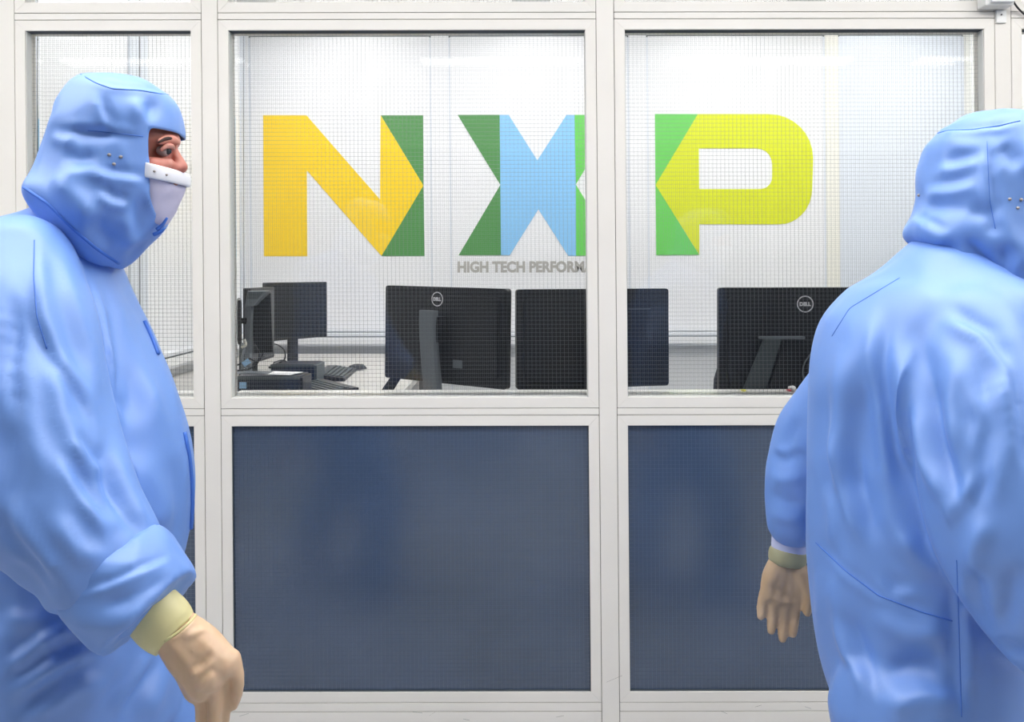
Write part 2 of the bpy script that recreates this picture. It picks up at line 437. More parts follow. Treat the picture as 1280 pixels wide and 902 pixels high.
# ------------------------------------------------------------------ lamps
def batten(x, y, label, z=ZC, ln=1.2, along='x'):
    e = empty('ceiling_light', (x, y, z), 0 if along == 'x' else math.pi / 2)
    tag(e, label, 'ceiling light', 'fluorescent ceiling lights in the clean room')
    link('housing', B(-ln / 2, ln / 2, -.06, .06, -.03, 0, bev=.004), M['device'], e)
    bm = bmesh.new(); tube(bm, [Vector((-ln / 2 + .02, 0, -.045)), Vector((ln / 2 - .02, 0, -.045))], [.014, .014], n=10, sub=1, up=(0, 0, 1))
    for v in bm.verts: v.co.y *= 2.6
    link('tube', bm, M['tube2'], e, True)
for i, x in enumerate((-3.6, -2.3, -.0, 1.6, 3.2)):
    batten(x, -.26, 'slim fluorescent batten on the clean room ceiling, in the row behind the two people')
for x in (-3.4, -2.0, -.6, .8, 2.2, 3.6):
    for y in (.75, 1.55):
        e = empty('ceiling_light', (x, y, ZC)); tag(e, 'broad recessed light panel on the clean room ceiling above the two people', 'ceiling light', 'broad light panels over the corridor')
        link('rim', B(-.62, .62, -.17, .17, -.02, 0, bev=.003), M['device'], e)
        link('diffuser', B(-.60, .60, -.15, .15, -.024, -.019), M['tube'], e)
def office_panel(x, y):
    e = empty('office_light', (x, y, OZ)); tag(e, 'flat square light panel on the office ceiling', 'ceiling light', 'office ceiling light panels')
    link('rim', B(-.31, .31, -.31, .31, -.02, 0, bev=.003), M['device'], e)
    link('diffuser', B(-.29, .29, -.29, .29, -.024, -.019), M['olight'], e)
for x in (-1.0, .15, 1.3, 2.35):
    for y in (3.3, 4.7):
        office_panel(x, y)
office_panel(-3.0, 3.8)

for i, (x0, x1) in enumerate(((-1.44, -.86), (0, .56), (1.08, 1.55), (1.8, 2.3))):  # added unseen low white boxes, to reflect as bright patches in the panels
    e = empty('reflection_prop', ((x0 + x1) / 2, -1.3, 0)); tag(e, 'added low white stool standing on the clean room floor behind the camera', 'prop', 'white props added for reflections')
    h = (x1 - x0) / 2
    link('top', B(-h, h, -.2, .2, .19, .22, bev=.005), M['device'], e); link('front_panel', B(-h, h, .17, .19, .005, .19), M['device'], e)
    link('side_panel', B(-h, -h + .02, -.19, .169, 0, .19), M['device'], e); link('side_panel', B(h - .02, h, -.19, .169, 0, .19), M['device'], e)
# ------------------------------------------------------------------ wall letters
def graphic(name, label):
    e = empty(name, (0, DB, CAMZ)); tag(e, label, 'sign', 'wall letters'); return e
def piece(name, pts, m, root, off=.003, z0=0, skew=True):
    """flat vinyl sheet cut to shape, stuck to the wall; pts in picture pixels measured on the wall"""
    bm = bmesh.new(); vs = []
    P3 = []
    for px, py in pts:
        q = W(px, py, DB - off); P3.append((q.x, q.z))
    prism(bm, P3, DB - off, DB - .0001)
    bmesh.ops.triangulate(bm, faces=[f for f in bm.faces if len(f.verts) > 4])
    for v in bm.verts: v.co -= Vector((0, DB, CAMZ))
    return link(name, bm, m, root)
n_ = graphic('wall_letter_n', 'large yellow letter N with green corner triangles on the office back wall')
piece('yellow_band', [(328.8, 143.9), (382.9, 143.9), (475.1, 249.3), (475.7, 143.9), (529.3, 231.7), (476.8, 319.8), (383.4, 212.7), (383.9, 320), (329.8, 320)], M['yellow'], n_)
piece('green_triangle', [(475.9, 143.9), (529, 143.9), (529.3, 231.7)], M['dgreen'], n_)
piece('green_triangle', [(476.8, 319.8), (529.3, 231.7), (530.7, 319.8)], M['dgreen'], n_)
x_ = graphic('wall_letter_x', 'large sky blue letter X with green sides on the office back wall')
piece('blue_band', [(624.6, 143.4), (635.8, 143.4), (671.7, 200.3), (708.1, 143.4), (718, 143.4), (719.8, 230.4), (720.1, 319.5), (710.3, 319.5), (673, 261.5), (637.1, 319), (626.2, 318.9), (625.4, 230.9)], M['sky'], x_)
piece('green_triangle', [(572, 143.4), (624.6, 143.4), (625.4, 230.9)], M['dgreen'], x_)
piece('green_triangle', [(625.4, 230.9), (626.2, 318.9), (573.3, 318.9)], M['dgreen'], x_)
piece('green_triangle', [(718, 143.4), (772, 143.4), (719.8, 230.4)], M['lgreen'], x_)
piece('green_triangle', [(719.8, 230.4), (774, 319.5), (720.1, 319.5)], M['lgreen'], x_)
p_ = graphic('wall_letter_p', 'large lime letter P with light green edge on the office back wall')
def arc(cx, cy, rx, ry, a0, a1, n=8):
    return [(cx + rx * math.cos(math.radians(a0 + (a1 - a0) * i / n)), cy + ry * math.sin(math.radians(a0 + (a1 - a0) * i / n))) for i in range(n + 1)]
outer = [(872.6, 142.4)] + arc(961, 197, 55.3, 54.6, -90, 0) + [(1016, 215), (1015.2, 236)] + arc(974, 236, 41.2, 44.2, 0, 90) + [(874.1, 280.2), (874.2, 318.2), (819.5, 231)]
hole = [(873.4, 185.4)] + arc(946, 205, 19.4, 19.6, -90, 0, 5) + arc(950, 221, 15.4, 15.3, 0, 90, 5) + [(873.9, 236.3)]
# split round the counter so that no face has a hole
piece('lime_band', [(819.5, 231), (872.6, 142.4), (873.4, 185.4), (873.9, 236.3), (874.1, 280.2), (874.2, 318.2)], M['lime'], p_)
piece('lime_band', [(872.6, 142.4)] + outer[1:10] + [(1016.0, 213)] + [(965.4, 213)] + arc(946, 205, 19.4, 19.6, 0, -90, 5) + [(873.4, 185.4)], M['lime'], p_)
piece('lime_band', [(965.4, 213), (1016.0, 213), (1015.2, 236)] + arc(974, 236, 41.2, 44.2, 0, 90)[1:] + [(874.1, 280.2), (873.9, 236.3)] + arc(950, 221, 15.4, 15.3, 90, 0, 5), M['lime'], p_)
piece('green_triangle', [(818.8, 142.4), (872.4, 142.4), (819.5, 231)], M['lgreen'], p_)
piece('green_triangle', [(819.5, 231), (873.9, 318.4), (820.5, 318.8)], M['lgreen'], p_)
def text(name, s, size, m, parent, mat4, bold=0.0, depth=.0006, width=None):
    cu = bpy.data.curves.new('t', 'FONT'); cu.body = s; cu.size = size; cu.offset = bold; cu.extrude = depth; cu.resolution_u = 4
    o = bpy.data.objects.new('t', cu); COL.objects.link(o)
    me = bpy.data.meshes.new_from_object(o.evaluated_get(bpy.context.evaluated_depsgraph_get())); bpy.data.objects.remove(o)
    xsn = [v.co.x for v in me.vertices]; ysn = [v.co.y for v in me.vertices]; x0, x1 = min(xsn), max(xsn); y0, y1 = min(ysn), max(ysn)
    k = (width / (x1 - x0)) if width else 1
    for v in me.vertices: v.co.x = (v.co.x - (x0 + x1) / 2) * k; v.co.y -= (y0 + y1) / 2
    me.transform(mat4); me.materials.clear(); me.materials.append(m); me.name = name
    ob = bpy.data.objects.new(name, me); COL.objects.link(ob)
    if parent is not None: ob.parent = parent
    return ob
e = empty('slogan_lettering', W(673, 333.3, DB - .001)); tag(e, 'small grey capital slogan lettering under the blue X on the back wall', 'sign')
text('slogan_letters', 'HIGH TECH PERFORMANCE', .088, M['slogan'], e, Matrix.Rotation(math.radians(90), 4, 'X'), bold=.0042, width=.99)

# ------------------------------------------------------------------ desks
e = empty('office_desk', (XL, 0, 0)); tag(e, 'pale long desk along the left office wall holding the keyboards', 'desk')
link('desktop', B(.016, 1.18, D + .2, DB - .07, DESK - .03, DESK, bev=.003), M['desk'], e)
for x, y in ((.06, D + .3), (1.1, D + .3), (.06, DB - .12), (1.1, DB - .12)):
    link('leg', B(x - .025, x + .025, y - .025, y + .025, 0, DESK - .031), M['gun'], e)
e = empty('window_desk', (0, 0, 0)); tag(e, 'pale desk against the glazed partition carrying the row of black monitors', 'desk')
link('desktop', B(XL + 1.19, XR - .02, D + .2, D + 1.0, DESK - .03, DESK, bev=.003), M['desk'], e)
for x, y in ((XL + 1.25, D + .25), (XR - .1, D + .25), (XL + 1.25, D + .95), (XR - .1, D + .95)):
    link('leg', B(x - .025, x + .025, y - .025, y + .025, 0, DESK - .031), M['gun'], e)

# ------------------------------------------------------------------ monitors
RX = Matrix.Rotation(math.radians(90), 4, 'X')
def slab(w_, h_, y0, y1, r=.012, z0=0.0):
    """upright rounded slab centred on x, from z0 up"""
    bm = bmesh.new(); pts = []
    for cx, cz, a in ((w_ / 2 - r, z0 + r, -90), (w_ / 2 - r, z0 + h_ - r, 0), (-w_ / 2 + r, z0 + h_ - r, 90), (-w_ / 2 + r, z0 + r, 180)):
        for k in range(5): t = math.radians(a + 90 * k / 4); pts.append((cx + r * math.cos(t), cz + r * math.sin(t)))
    prism(bm, pts, y0, y1)
    bmesh.ops.bevel(bm, geom=[ed for ed in bm.edges if abs(ed.verts[0].co.y - ed.verts[1].co.y) < 1e-6 and abs(ed.verts[0].co.y - y0) < 1e-6], offset=.003, segments=2, affect='EDGES')
    return bm
def logo(root, x, z, y, r=.026):
    bm = bmesh.new(); n = 40
    for k in range(n):
        a, b = 2 * math.pi * k / n, 2 * math.pi * (k + 1) / n
        q = [bm.verts.new((x + rr * math.cos(t), y, z + rr * math.sin(t))) for rr, t in ((r, a), (r, b), (r * .86, b), (r * .86, a))]
        bm.faces.new(q[::-1])
    o = link('logo_ring', bm, M['white'], root)
    text('logo_letters', 'DELL', .0165, M['white'], root, Matrix.Translation((x, y - .0002, z)) @ RX, bold=.0011, depth=.0003, width=r * 1.36)
def monitor_back(label, cx, cy, rz, w_, h_, ztop, body='black', roll=0):
    e = empty('monitor', (cx, cy, DESK), rz); tag(e, label, 'monitor', 'monitors along the glazed partition')
    z0 = ztop - DESK - h_
    link('case', slab(w_, h_, -.012, .018, .010, z0), M[body], e)
    bm = slab(w_ - .05, h_ - .06, -.026, -.012, .02, z0 + .03)
    link('back_cover', bm, M[body], e)
    link('screen', B(-w_ / 2 + .012, w_ / 2 - .012, .018, .019, z0 + .012, z0 + h_ - .012), M['screen'], e)
    return e, z0

th = math.radians(-33)
m1, z0 = monitor_back('black monitor seen from behind with a curved grey stand, leftmost of the partition row', -.246, 3.165, th, .545, .345, 1.321, 'black')
m1.location.z += .004; m1.rotation_euler = (0, math.radians(.9), th)
logo(m1, -.014, z0 + .302, -.0275)
bm = bmesh.new()
P = [(-.012, .352), (-.018, .30), (-.016, .22), (-.006, .13), (.006, .05), (.012, .004)]
rings = []
for k, (x, z) in enumerate(catmull(P, 3)):
    wd = .037; y = -.085 + .012 * math.sin(k / 15 * 3.1)
    rings.append([Vector((x - wd, y, z)), Vector((x - wd * .8, y - .008, z)), Vector((x + wd * .8, y - .008, z)), Vector((x + wd, y, z)), Vector((x + wd, y + .014, z)), Vector((x - wd, y + .014, z))])
rings_to(bm, rings)
pil = link('stand_pillar', bm, M['gun'], m1)
bm = bmesh.new()
for k in range(20):
    pass
tube(bm, [Vector((.012, -.0925, .055)), Vector((.012, -.0945, .055))], [.014, .014], n=20, sub=1)
link('cable_hole', bm, M['black'], pil, True)
link('stand_neck', B(-.03, .03, -.075, -.02, .24, .33, bev=.004), M['black'], m1)
link('port_block', B(.060, .100, -.030, -.026, z0 + .062, z0 + .09, bev=.001), M['gun'], m1)
link('stand_base', B(-.12, .12, -.14, .08, .0005, .012, bev=.004), M['black'], m1)
bm = bmesh.new(); prism(bm, [(W(px, py, 3.36).x, W(px, py, 3.36).z) for px, py in ((470, 497), (486, 497), (508, 461), (495, 461))], 3.36, 3.375)
bm.transform((Matrix.Translation(m1.location) @ m1.rotation_euler.to_matrix().to_4x4()).inverted())
link('stand_foot', bm, M['black'], m1)

m2, z0 = monitor_back('black monitor seen from behind, partly hidden by the partition post', .283, 3.07, math.radians(11), .548, .343, 1.319, 'black')
m2['label'] = 'black monitor seen from behind, crossing behind the cream partition post'
logo(m2, .005, z0 + .30, -.0275)
link('stand_pillar', B(-.05, .05, -.075, -.06, .004, .29, bev=.004), M['black'], m2)
link('stand_neck', B(-.04, .04, -.06, -.02, .20, .28, bev=.004), M['black'], m2)
link('stand_base', B(-.15, .20, -.12, .08, .0005, .012, bev=.004), M['black'], m2)
link('edge_strip', B(.12, .20, -.0285, -.026, z0 + .271, z0 + .274), M['gun'], m2)
link('lower_skirt', B(-.268, -.02, -.02, .0, z0 - .05, z0 + .02, bev=.003), M['black'], m2)

m3, z0 = monitor_back('black monitor seen from behind with a slanted arm, beside the right person', .957, 2.90, math.radians(0), .556, .348, 1.326, 'black')
logo(m3, .0, z0 + .294, -.0275, .0275)
bm = bmesh.new()      # slanting support plate
prism(bm, [(-.245, .02), (-.165, .02), (-.085, .275), (-.14, .275)], -.055, -.040)
sp = link('stand_pillar', bm, M['gunb'], m3)
link('stand_rail', B(-.155, -.01, -.058, -.03, .272, .280, bev=.001), M['gun'], m3)
bm = bmesh.new()
prism(bm, [(-.155, .02), (-.10, .02), (-.02, .25), (-.075, .265)], -.050, -.036)
link('stand_web', bm, M['black'], m3)
bm = bmesh.new(); pts = [Vector((.055 + .075 * math.cos(t), -.06, .165 + .075 * math.sin(t))) for t in [math.radians(60 + 160 * k / 14) for k in range(15)]]
tube(bm, pts, [.0028] * 15, n=6, sub=1)
link('cable_ring', bm, M['gun'], m3, True)
bm = bmesh.new(); tube(bm, [Vector((.055, -.03, .165)), Vector((.055, -.055, .165))], [.072, .062], n=28, sub=1)
link('swivel_hub', bm, M['black'], m3, True)
link('port_block', B(-.012, .02, -.05, -.03, .085, .115, bev=.002), M['gun'], m3)
link('stand_base', B(-.20, .18, -.10, .08, .0005, .014, bev=.004), M['black'], m3)
link('lower_edge', B(-.235, -.205, -.032, -.028, .062, .065), M['gun'], m3)

# black chair behind the slanted-arm monitor
e = empty('office_chair', (1.155, 3.93, 0), math.pi); tag(e, 'black office chair back showing past the edge of the slanted-arm monitor', 'chair')
bm = bmesh.new()
rings = []
for z, hw in ((.60, .20), (.68, .245), (.78, .262), (.90, .255), (1.0, .225), (1.06, .17)):
    rings.append([Vector((hw * c, y, z)) for c, y in ((-1, 0), (-.9, -.03), (0, -.05), (.9, -.03), (1, 0), (.9, .03), (0, .02), (-.9, .03))])
rings_to(bm, rings); link('backrest', bm, M['black'], e, True)
link('seat', B(-.24, .24, .02, .48, .44, .52, bev=.02), M['black'], e)
link('back_bar', B(-.03, .03, .0, .04, .50, .66), M['black'], e)
bm = bmesh.new(); tube(bm, [Vector((0, .24, .06)), Vector((0, .24, .44))], [.03, .025], n=10, sub=1); link('gas_post', bm, M['gunb'], e, True)
for k in range(5):
    a = 2 * math.pi * k / 5; bm = bmesh.new(); tube(bm, [Vector((0, .24, .08)), Vector((.28 * math.cos(a), .24 + .28 * math.sin(a), .055))], [.022, .014], n=8, sub=1)
    l_ = link('leg', bm, M['black'], e, True); bm = bmesh.new(); blob(bm, Vector((.28 * math.cos(a), .24 + .28 * math.sin(a), .027)), (.026, .026, .026), 10); link('caster', bm, M['black'], l_, True)

# left desk: screens, stand, computers
def screen_at(name, label, pl, pr, dl, dr, zt, h, tk=.03, group=None, m='screen', bs=.11):
    """screen whose lit face looks right, from (pl, dl) to (pr, dr)"""
    a = Vector(((pl - 640) * dl / F, dl, 0)); b = Vector(((pr - 640) * dr / F, dr, 0)); c = (a + b) / 2; L = (b - a).length
    rz = math.atan2(b.y - a.y, b.x - a.x)
    e = empty(name, (c.x, c.y, DESK), rz); tag(e, label, 'monitor', group)
    z0 = zt - DESK - h
    link('case', slab(L, h, 0, tk, .006, z0), M['black'], e)
    link('screen', B(-L / 2 + .012, L / 2 - .012, -.0015, 0, z0 + .014, z0 + h - .012), M[m], e)
    link('stand_pillar', B(-.03, .03, tk + .002, tk + .02, .004, z0 + h * .6, bev=.003), M['black'], e)
    link('stand_base', B(-bs, bs, tk - .03, tk + .07, .0005, .012, bev=.004), M['black'], e)
    return e
K = F / 1400
ma = screen_at('monitor', 'dark screen monitor turned sideways, largest on the left office desk', 333, 409, 5.55 * K, 5.98 * K, 1.328, .292)
mb = screen_at('monitor', 'black monitor half hidden behind the grey pillar on the left desk', 313, 343, 4.55 * K, 4.95 * K, 1.315, .31, bs=.06)
# grey tilted stand with cap
e = empty('display_arm', W(311, 480, 4.35 * K)); e.location.z = DESK
tag(e, 'grey upright monitor arm with slanted cap on the left office desk', 'monitor arm')
c0 = e.location
def prism_at(name, pts, d, dep, m, root, bev=.001):
    bm = bmesh.new(); P3 = [(W(px, py, d).x - root.location.x, W(px, py, d).z - root.location.z) for px, py in pts]
    prism(bm, P3, d - root.location.y, d + dep - root.location.y)
    if bev: bmesh.ops.bevel(bm, geom=list(bm.edges), offset=bev, segments=1, affect='EDGES')
    return link(name, bm, m, root)
dd = 4.35 * K
prism_at('cap', [(309.5, 363.5), (334, 363.5), (318, 382), (305.5, 384.5)], dd, .05, M['gun'], e)
prism_at('cap_plate', [(310.5, 365), (329, 365), (322, 373.5), (308.5, 373.5)], dd - .003, .003, M['gunb'], e, 0)
prism_at('pillar', [(305.5, 384), (314, 383.5), (312.5, 416), (312, 480), (306, 480), (306, 416)], dd + .005, .035, M['gun'], e)
prism_at('knuckle', [(300, 397.5), (308, 397), (309, 401), (307.5, 405), (300, 404)], dd + .002, .02, M['black'], e)
prism_at('foot', [(296, 481), (330, 481), (330, 484), (296, 484)], dd - .02, .1, M['gunb'], e)
prism_at('cable_panel', [(314, 384), (322, 380), (338, 366), (341, 440), (318, 441)], dd + .04, .02, M['black'], e)
e = empty('monitor', W(299, 480, 4.3 * K)); e.location.z = DESK; tag(e, 'thin black monitor seen edge-on at the left end of the office desk', 'monitor')
dd = 4.28 * K
prism_at('case', [(296.3, 377), (298, 374.8), (301, 375), (302, 378), (302.3, 428), (301, 432), (297.5, 430), (296.2, 424)], dd, .30, M['black'], e)
for v in e.children[0].data.vertices: v.co.x = (v.co.x + e.location.x) * ((v.co.y + e.location.y) / dd) - e.location.x
prism_at('stand_pillar', [(299, 431), (302, 431), (301, 480), (298, 480)], dd + .15, .04, M['gunb'], e)
prism_at('stand_base', [(286, 480), (301, 480), (301, 484), (286, 484)], dd + .14, .10, M['gunb'], e)
# desktop computers
def pc(name, label, x0, x1, y0, y1, h, panel_right=True):
    e = empty(name, ((x0 + x1) / 2, (y0 + y1) / 2, DESK)); tag(e, label, 'computer')
    hx, hy = (x1 - x0) / 2, (y1 - y0) / 2
    link('case', B(-hx, hx, -hy, hy, .004, h, bev=.004), M['navy'], e)
    link('top_rail', B(-hx, hx, -hy - .002, -hy + .004, h - .012, h + .001), M['gunb'], e)
    link('front_panel', B(hx, hx + .012, -hy + .004, hy - .004, .008, h - .004, bev=.003), M['gunb'], e)
    for sx in (-1, 1):
        for sy in (-1, 1): link('foot', B(sx * hx * .8 - .01, sx * hx * .8 + .01, sy * hy * .8 - .01, sy * hy * .8 + .01, 0, .005), M['black'], e)
    return e
dd = 4.15 * K; sA = F / dd
pA = pc('desktop_computer', 'black desktop computer with papers on top beside the window sill', (293 - 640) / sA, (374 - 640) / sA, dd, dd + .15, .105)
for ch in pA.children:
    if ch.name.startswith('front_panel'): ch.data.materials[0] = M['black']
link('drive_slot', B(-.08, .09, -.0765, -.075, .03, .033), M['gun'], pA)
link('emblem', B(.075, .083, -.077, -.075, .035, .06, bev=.0005), M['gun'], pA)
dd = 4.85 * K; sC = F / dd
pB = pc('desktop_computer', 'black desktop computer lying under the large dark screen', (338 - 640) / sC, (392 - 640) / sC, dd, dd + .17, .092)
for i, (px, py, rz) in enumerate(((325, 462, .1), (345, 464, -.25), (310, 464, .05))):
    q = W(px, py, 4.2 * K); q.z = DESK + .1065 + i * .0022; q.y = 3.335
    bm = bmesh.new(); box(bm, -.075, .075, -.05, .05, 0, .0018)
    o = link('paper_sheet', bm, M['paper'] if i < 2 else M['gun']); o.location = q; o.rotation_euler = (0, 0, rz)
    tag(o, ('crumpled white paper lying on the desktop computer by the sill', 'white paper sheet hanging over the computer edge', 'grey folder sheet lying on the desktop computer')[i], 'paper')
q = W(303, 485, 4.14 * K); bm = bmesh.new(); box(bm, -.013, .013, -.003, 0, -.002, .022, bev=.001)
for v in bm.verts: pass
o = link('blue_tag', bm, M['bluep'], pA); o.location = (q.x - pA.location.x, -.075, q.z - DESK)
bm = bmesh.new(); box(bm, -.012, .012, -.002, 0, 0, .004); o = link('white_sticker', bm, M['white'], pA); o.location = (q.x - pA.location.x + .003, -.075, .018)
# cables hanging behind the left stand
def cable(name, pts, d, r, m, label, parent=None):
    P3 = [W(px, py, d + dz) for px, py, dz in pts]
    bm = bmesh.new(); tube(bm, P3, [r] * len(P3), n=6, sub=4)
    o = link(name, bm, m, parent, True)
    if label: tag(o, label, 'cable')
    return o
cable('cable', [(303, 428, 0), (305, 438, 0), (302, 448, -.01), (304, 456, -.01), (309, 461, 0)], 4.2 * K, .0045, M['gun'], 'thick grey cable drooping below the edge-on monitor')
cable('cable', [(305, 424, 0), (307, 431, .0), (302, 434, 0)], 4.2 * K, .006, M['cablel'], 'short cream cable plug under the monitor knuckle')
cable('cable', [(318, 430, 0), (324, 442, 0), (321, 455, 0), (310, 461, 0), (296, 463, 0)], 4.22 * K, .0035, M['bblack'], 'black cable looping low over the papers')
cable('cable', [(330, 440, 0), (322, 452, 0), (312, 448, 0), (305, 452, 0), (297, 456, 0)], 4.3 * K, .0035, M['bblack'], 'black cable crossing behind the grey cable')
cable('cable', [(342, 453, .0), (352, 450, .04), (359, 452.5, .04), (352, 455, 0), (341, 454.5, 0)], 3.86, .003, M['cable'], 'dark cable coiled on the computer under the large screen')
cable('cable', [(333, 430, -.1), (345, 430, .0), (355, 437, .0), (356, 448, 0.01), (349, 453.5, 0)], 3.87, .003, M['cable'], 'dark cable loop beneath the large dark screen')
q = W(308, 453, 4.17 * K); bm = bmesh.new(); box(bm, -.014, .014, -.002, 0, -.010, .010)
o = link('cable_tag', bm, M['bluep']); o.location = q; o.rotation_euler = (0, math.radians(-35), 0); tag(o, 'small pale tag tied on the thick grey cable', 'tag')

# keyboards and mouse
def keyboard(name, label, cx, cy, rz, L=.42, Wd=.15):
    e = empty(name, (cx, cy, DESK), rz); tag(e, label, 'keyboard')
    bm = bmesh.new(); prism(bm, [(-Wd / 2, .0), (Wd / 2, .0), (Wd / 2, .030), (Wd / 2 - .03, .030), (-Wd / 2, .014)], -L / 2, L / 2)
    bm.transform(Matrix.Rotation(math.radians(90), 4, 'Z'))
    link('case', bm, M['black'], e)
    kb = bmesh.new(); nx, ny = 18, 5
    for i in range(nx):
        for j in range(ny):
            x = -L / 2 + .022 + i * (L - .04) / nx; y = -Wd / 2 + .012 + j * (Wd - .04) / ny
            z = .014 + (y + Wd / 2) / (Wd - .03) * .016
            box(kb, x, x + .017, y, y + .016, z - .004, z + .005)
    link('keys', kb, M['gunb'], e)
    e2 = [c for c in e.children if c.name.startswith('keys')][0]; e2['kind'] = 'stuff'
    return e
keyboard('keyboard', 'black keyboard lying in front of the mouse on the pale desk', -.835, 4.165, math.radians(93), .42, .14)
keyboard('keyboard', 'black keyboard cut off by the window sill, nearest the desktop computer', -.775, 3.63, math.radians(-55), .36, .14)
dd = (CAMZ - DESK) * F / (462.0 - HY)
e = empty('computer_mouse', ((446 - 640) * dd / F, dd, DESK), math.radians(20)); tag(e, 'black computer mouse at the far end of the keyboard', 'mouse')
bm = bmesh.new(); blob(bm, Vector((0, 0, 0.002)), (.052, .030, .030), 18)
bmesh.ops.delete(bm, geom=[v for v in bm.verts if v.co.z < -.001], context='VERTS'); link('shell', bm, M['black'], e, True)
bm = bmesh.new(); tube(bm, [Vector((.02, 0, .0285)), Vector((.034, 0, .0245))], [.003, .003], n=8, sub=1); link('scroll_wheel', bm, M['gun'], e, True)
cable('cable', [(431, 462, 0), (426, 458, 0), (419, 459, 0), (414, 462, 0), (405, 462, 0), (396, 467, 0)], (CAMZ - DESK) * F / (459 - HY) * .985, .002, M['cable'], 'thin cable running from the mouse round the keyboard')
cable('cable', [(375, 478, 0), (390, 476, 0), (402, 478, 0)], (CAMZ - DESK) * F / (478 - HY) * .985, .002, M['cable'], 'thin cable leading to the keyboard by the sill')
# litter on the inner sill
q = W(991, 488, 2.765)
for i, (dx, dz, m_, lab) in enumerate(((0, 0, 'paper', 'crumpled white wrapper on the window sill by the slanted-arm monitor'), (-.012, -.004, 'red', 'small red scrap of paper on the window sill'), (-.155, -.006, 'yellowp', 'small yellow scrap of paper on the window sill'))):
    bm = bmesh.new(); blob(bm, Vector((0, 0, 0)), (.014 if i == 0 else .009, .01, .008 if i == 0 else .003), 8)
    for v in bm.verts: v.co *= 1 + .5 * noise.noise(v.co * 120)
    o = link('paper_scrap', bm, M[m_], smooth=False); o.location = (q.x + dx, 2.765, zs(498) + .0025 + (.012 if i == 0 else .006) + .012); tag(o, lab, 'paper scrap')
    o.location.z = zs(497.1) + .0095 + (.003 if i == 0 else -.003)

# sensor box and cable above the right post
e = empty('wall_sensor', W(1246, 4, D - .02)); tag(e, 'white plastic sensor box fixed above the right partition post', 'sensor')
c = e.location
link('housing', B(-.05, .036, -.03, .0195, -.015, .05, bev=.006), M['device'], e)
link('lens_cover', B(-.038, .03, -.042, -.029, -.008, .05, bev=.004), M['wall'], e)
link('bracket', B(.006, .036, .012, .0195, -.055, -.016, bev=.002), M['device'], e)
bm = bmesh.new(); tube(bm, [Vector((.02, .009, -.031)), Vector((.02, .013, -.031))], [.0022, .0022], n=10, sub=1); link('screw', bm, M['bblack'], e, True)
cable('cable', [(1262, -8, 0), (1268, 4, 0), (1276, 14, .02), (1288, 24, .02)], D - .03, .0028, M['bblack'], 'black cable hanging beside the white sensor box')

# ------------------------------------------------------------------ people
def cloth_noise(seed, amp=.005, fx=7, fz=2.2):
    off = Vector((seed * 3.1, seed * 1.7, seed * 5.3))
    def f(c):
        wv = noise.noise(c * 2.5 + off) * .25
        a = noise.noise(Vector((c.x * fx + wv * 4 + c.z * 2.0, c.y * fx, c.z * fz + wv * 3)) + off)
        b = noise.noise(Vector((c.x * 16 - c.z * 6, c.y * 16, c.z * 8)) + off * 2)
        r2 = noise.noise(Vector((c.x * fx * 2.1 + c.z * 5, c.y * fx * 2, c.z * fz * 1.6)) + off * 1.3)
        return amp * 1.5 * ((1 - abs(a) * 2.6) * .9 + (1 - abs(r2) * 3) * .45 + b * .3)
    return f

def glove_hand(name, root, m, digits, palm, voxel=.0022, folds=(), nz=.0005):
    bm = bmesh.new()
    for pts, rads in palm: chain(bm, [W(*p) for p in pts], rads, 10)
    for pts, rads in digits: chain(bm, [W(*p) for p in pts], rads, 10)
    f = (lambda c: nz * noise.noise(Vector((c.x * 60 + c.z * 60, c.y * 60, (c.z - c.x) * 140)))) if nz else None
    return fuse(name, bm, m, root, voxel, 4, folds=folds, noisef=f)

# ---- left person
DL = 1.467
pl = empty('person', (-.74, DL, 0)); pl.location = (0, 0, 0)
tag(pl, 'person in blue hooded coverall, white face mask and latex glove, facing right at left edge', 'person', 'people in blue clean room suits')
# head and face (one body mesh: head, neck)
bm = bmesh.new()
loft(bm, [(112, 118, 165, 118, .03), (95, 130, 195, 130, .055), (86, 148, 214, 148, .068), (83, 165, 221, 166, .073), (83, 175, 223.5, 177, .073), (84, 184, 217, 186, .071),
          (85, 192, 215, 195, .071), (87, 205, 216, 208, .070), (90, 222, 216, 226, .066), (94, 240, 214, 243, .058), (102, 258, 210, 262, .050), (112, 268, 196, 280, .042)], DL, ex=1.0)
loft(bm, [(95, 240, 150, 270, .048), (85, 290, 135, 310, .048), (70, 340, 120, 350, .05)], DL, ex=1.0)
chain(bm, [W(216, 183, DL), W(221, 196, DL), W(226.5, 208.5, DL)], [.006, .0085, .0115])      # nose
blob(bm, W(219, 210, DL - .013), (.011, .009, .008), 10); blob(bm, W(219, 210, DL + .013), (.011, .009, .008), 10)
for s_ in (-1, 1):
    chain(bm, [W(220, 177, DL + s_ * .012), W(212, 174, DL + s_ * .035), W(200, 177, DL + s_ * .056)], [.007, .008, .006])   # brow ridge
    chain(bm, [W(212, 203, DL + s_ * .022), W(203, 206, DL + s_ * .042), W(190, 204, DL + s_ * .056)], [.008, .012, .011])    # cheekbone
    blob(bm, W(140, 195, DL + s_ * .073), (.016, .008, .03), 12)                                    # ear
chain(bm, [W(216, 226, DL - .018), W(218.5, 226, DL), W(216, 226, DL + .018)], [.006, .007, .006]); chain(bm, [W(215, 233, DL - .016), W(217, 233, DL), W(215, 233, DL + .016)], [.006, .007, .006])
head = fuse('body', bm, M['skin'], pl, .0032, 4)
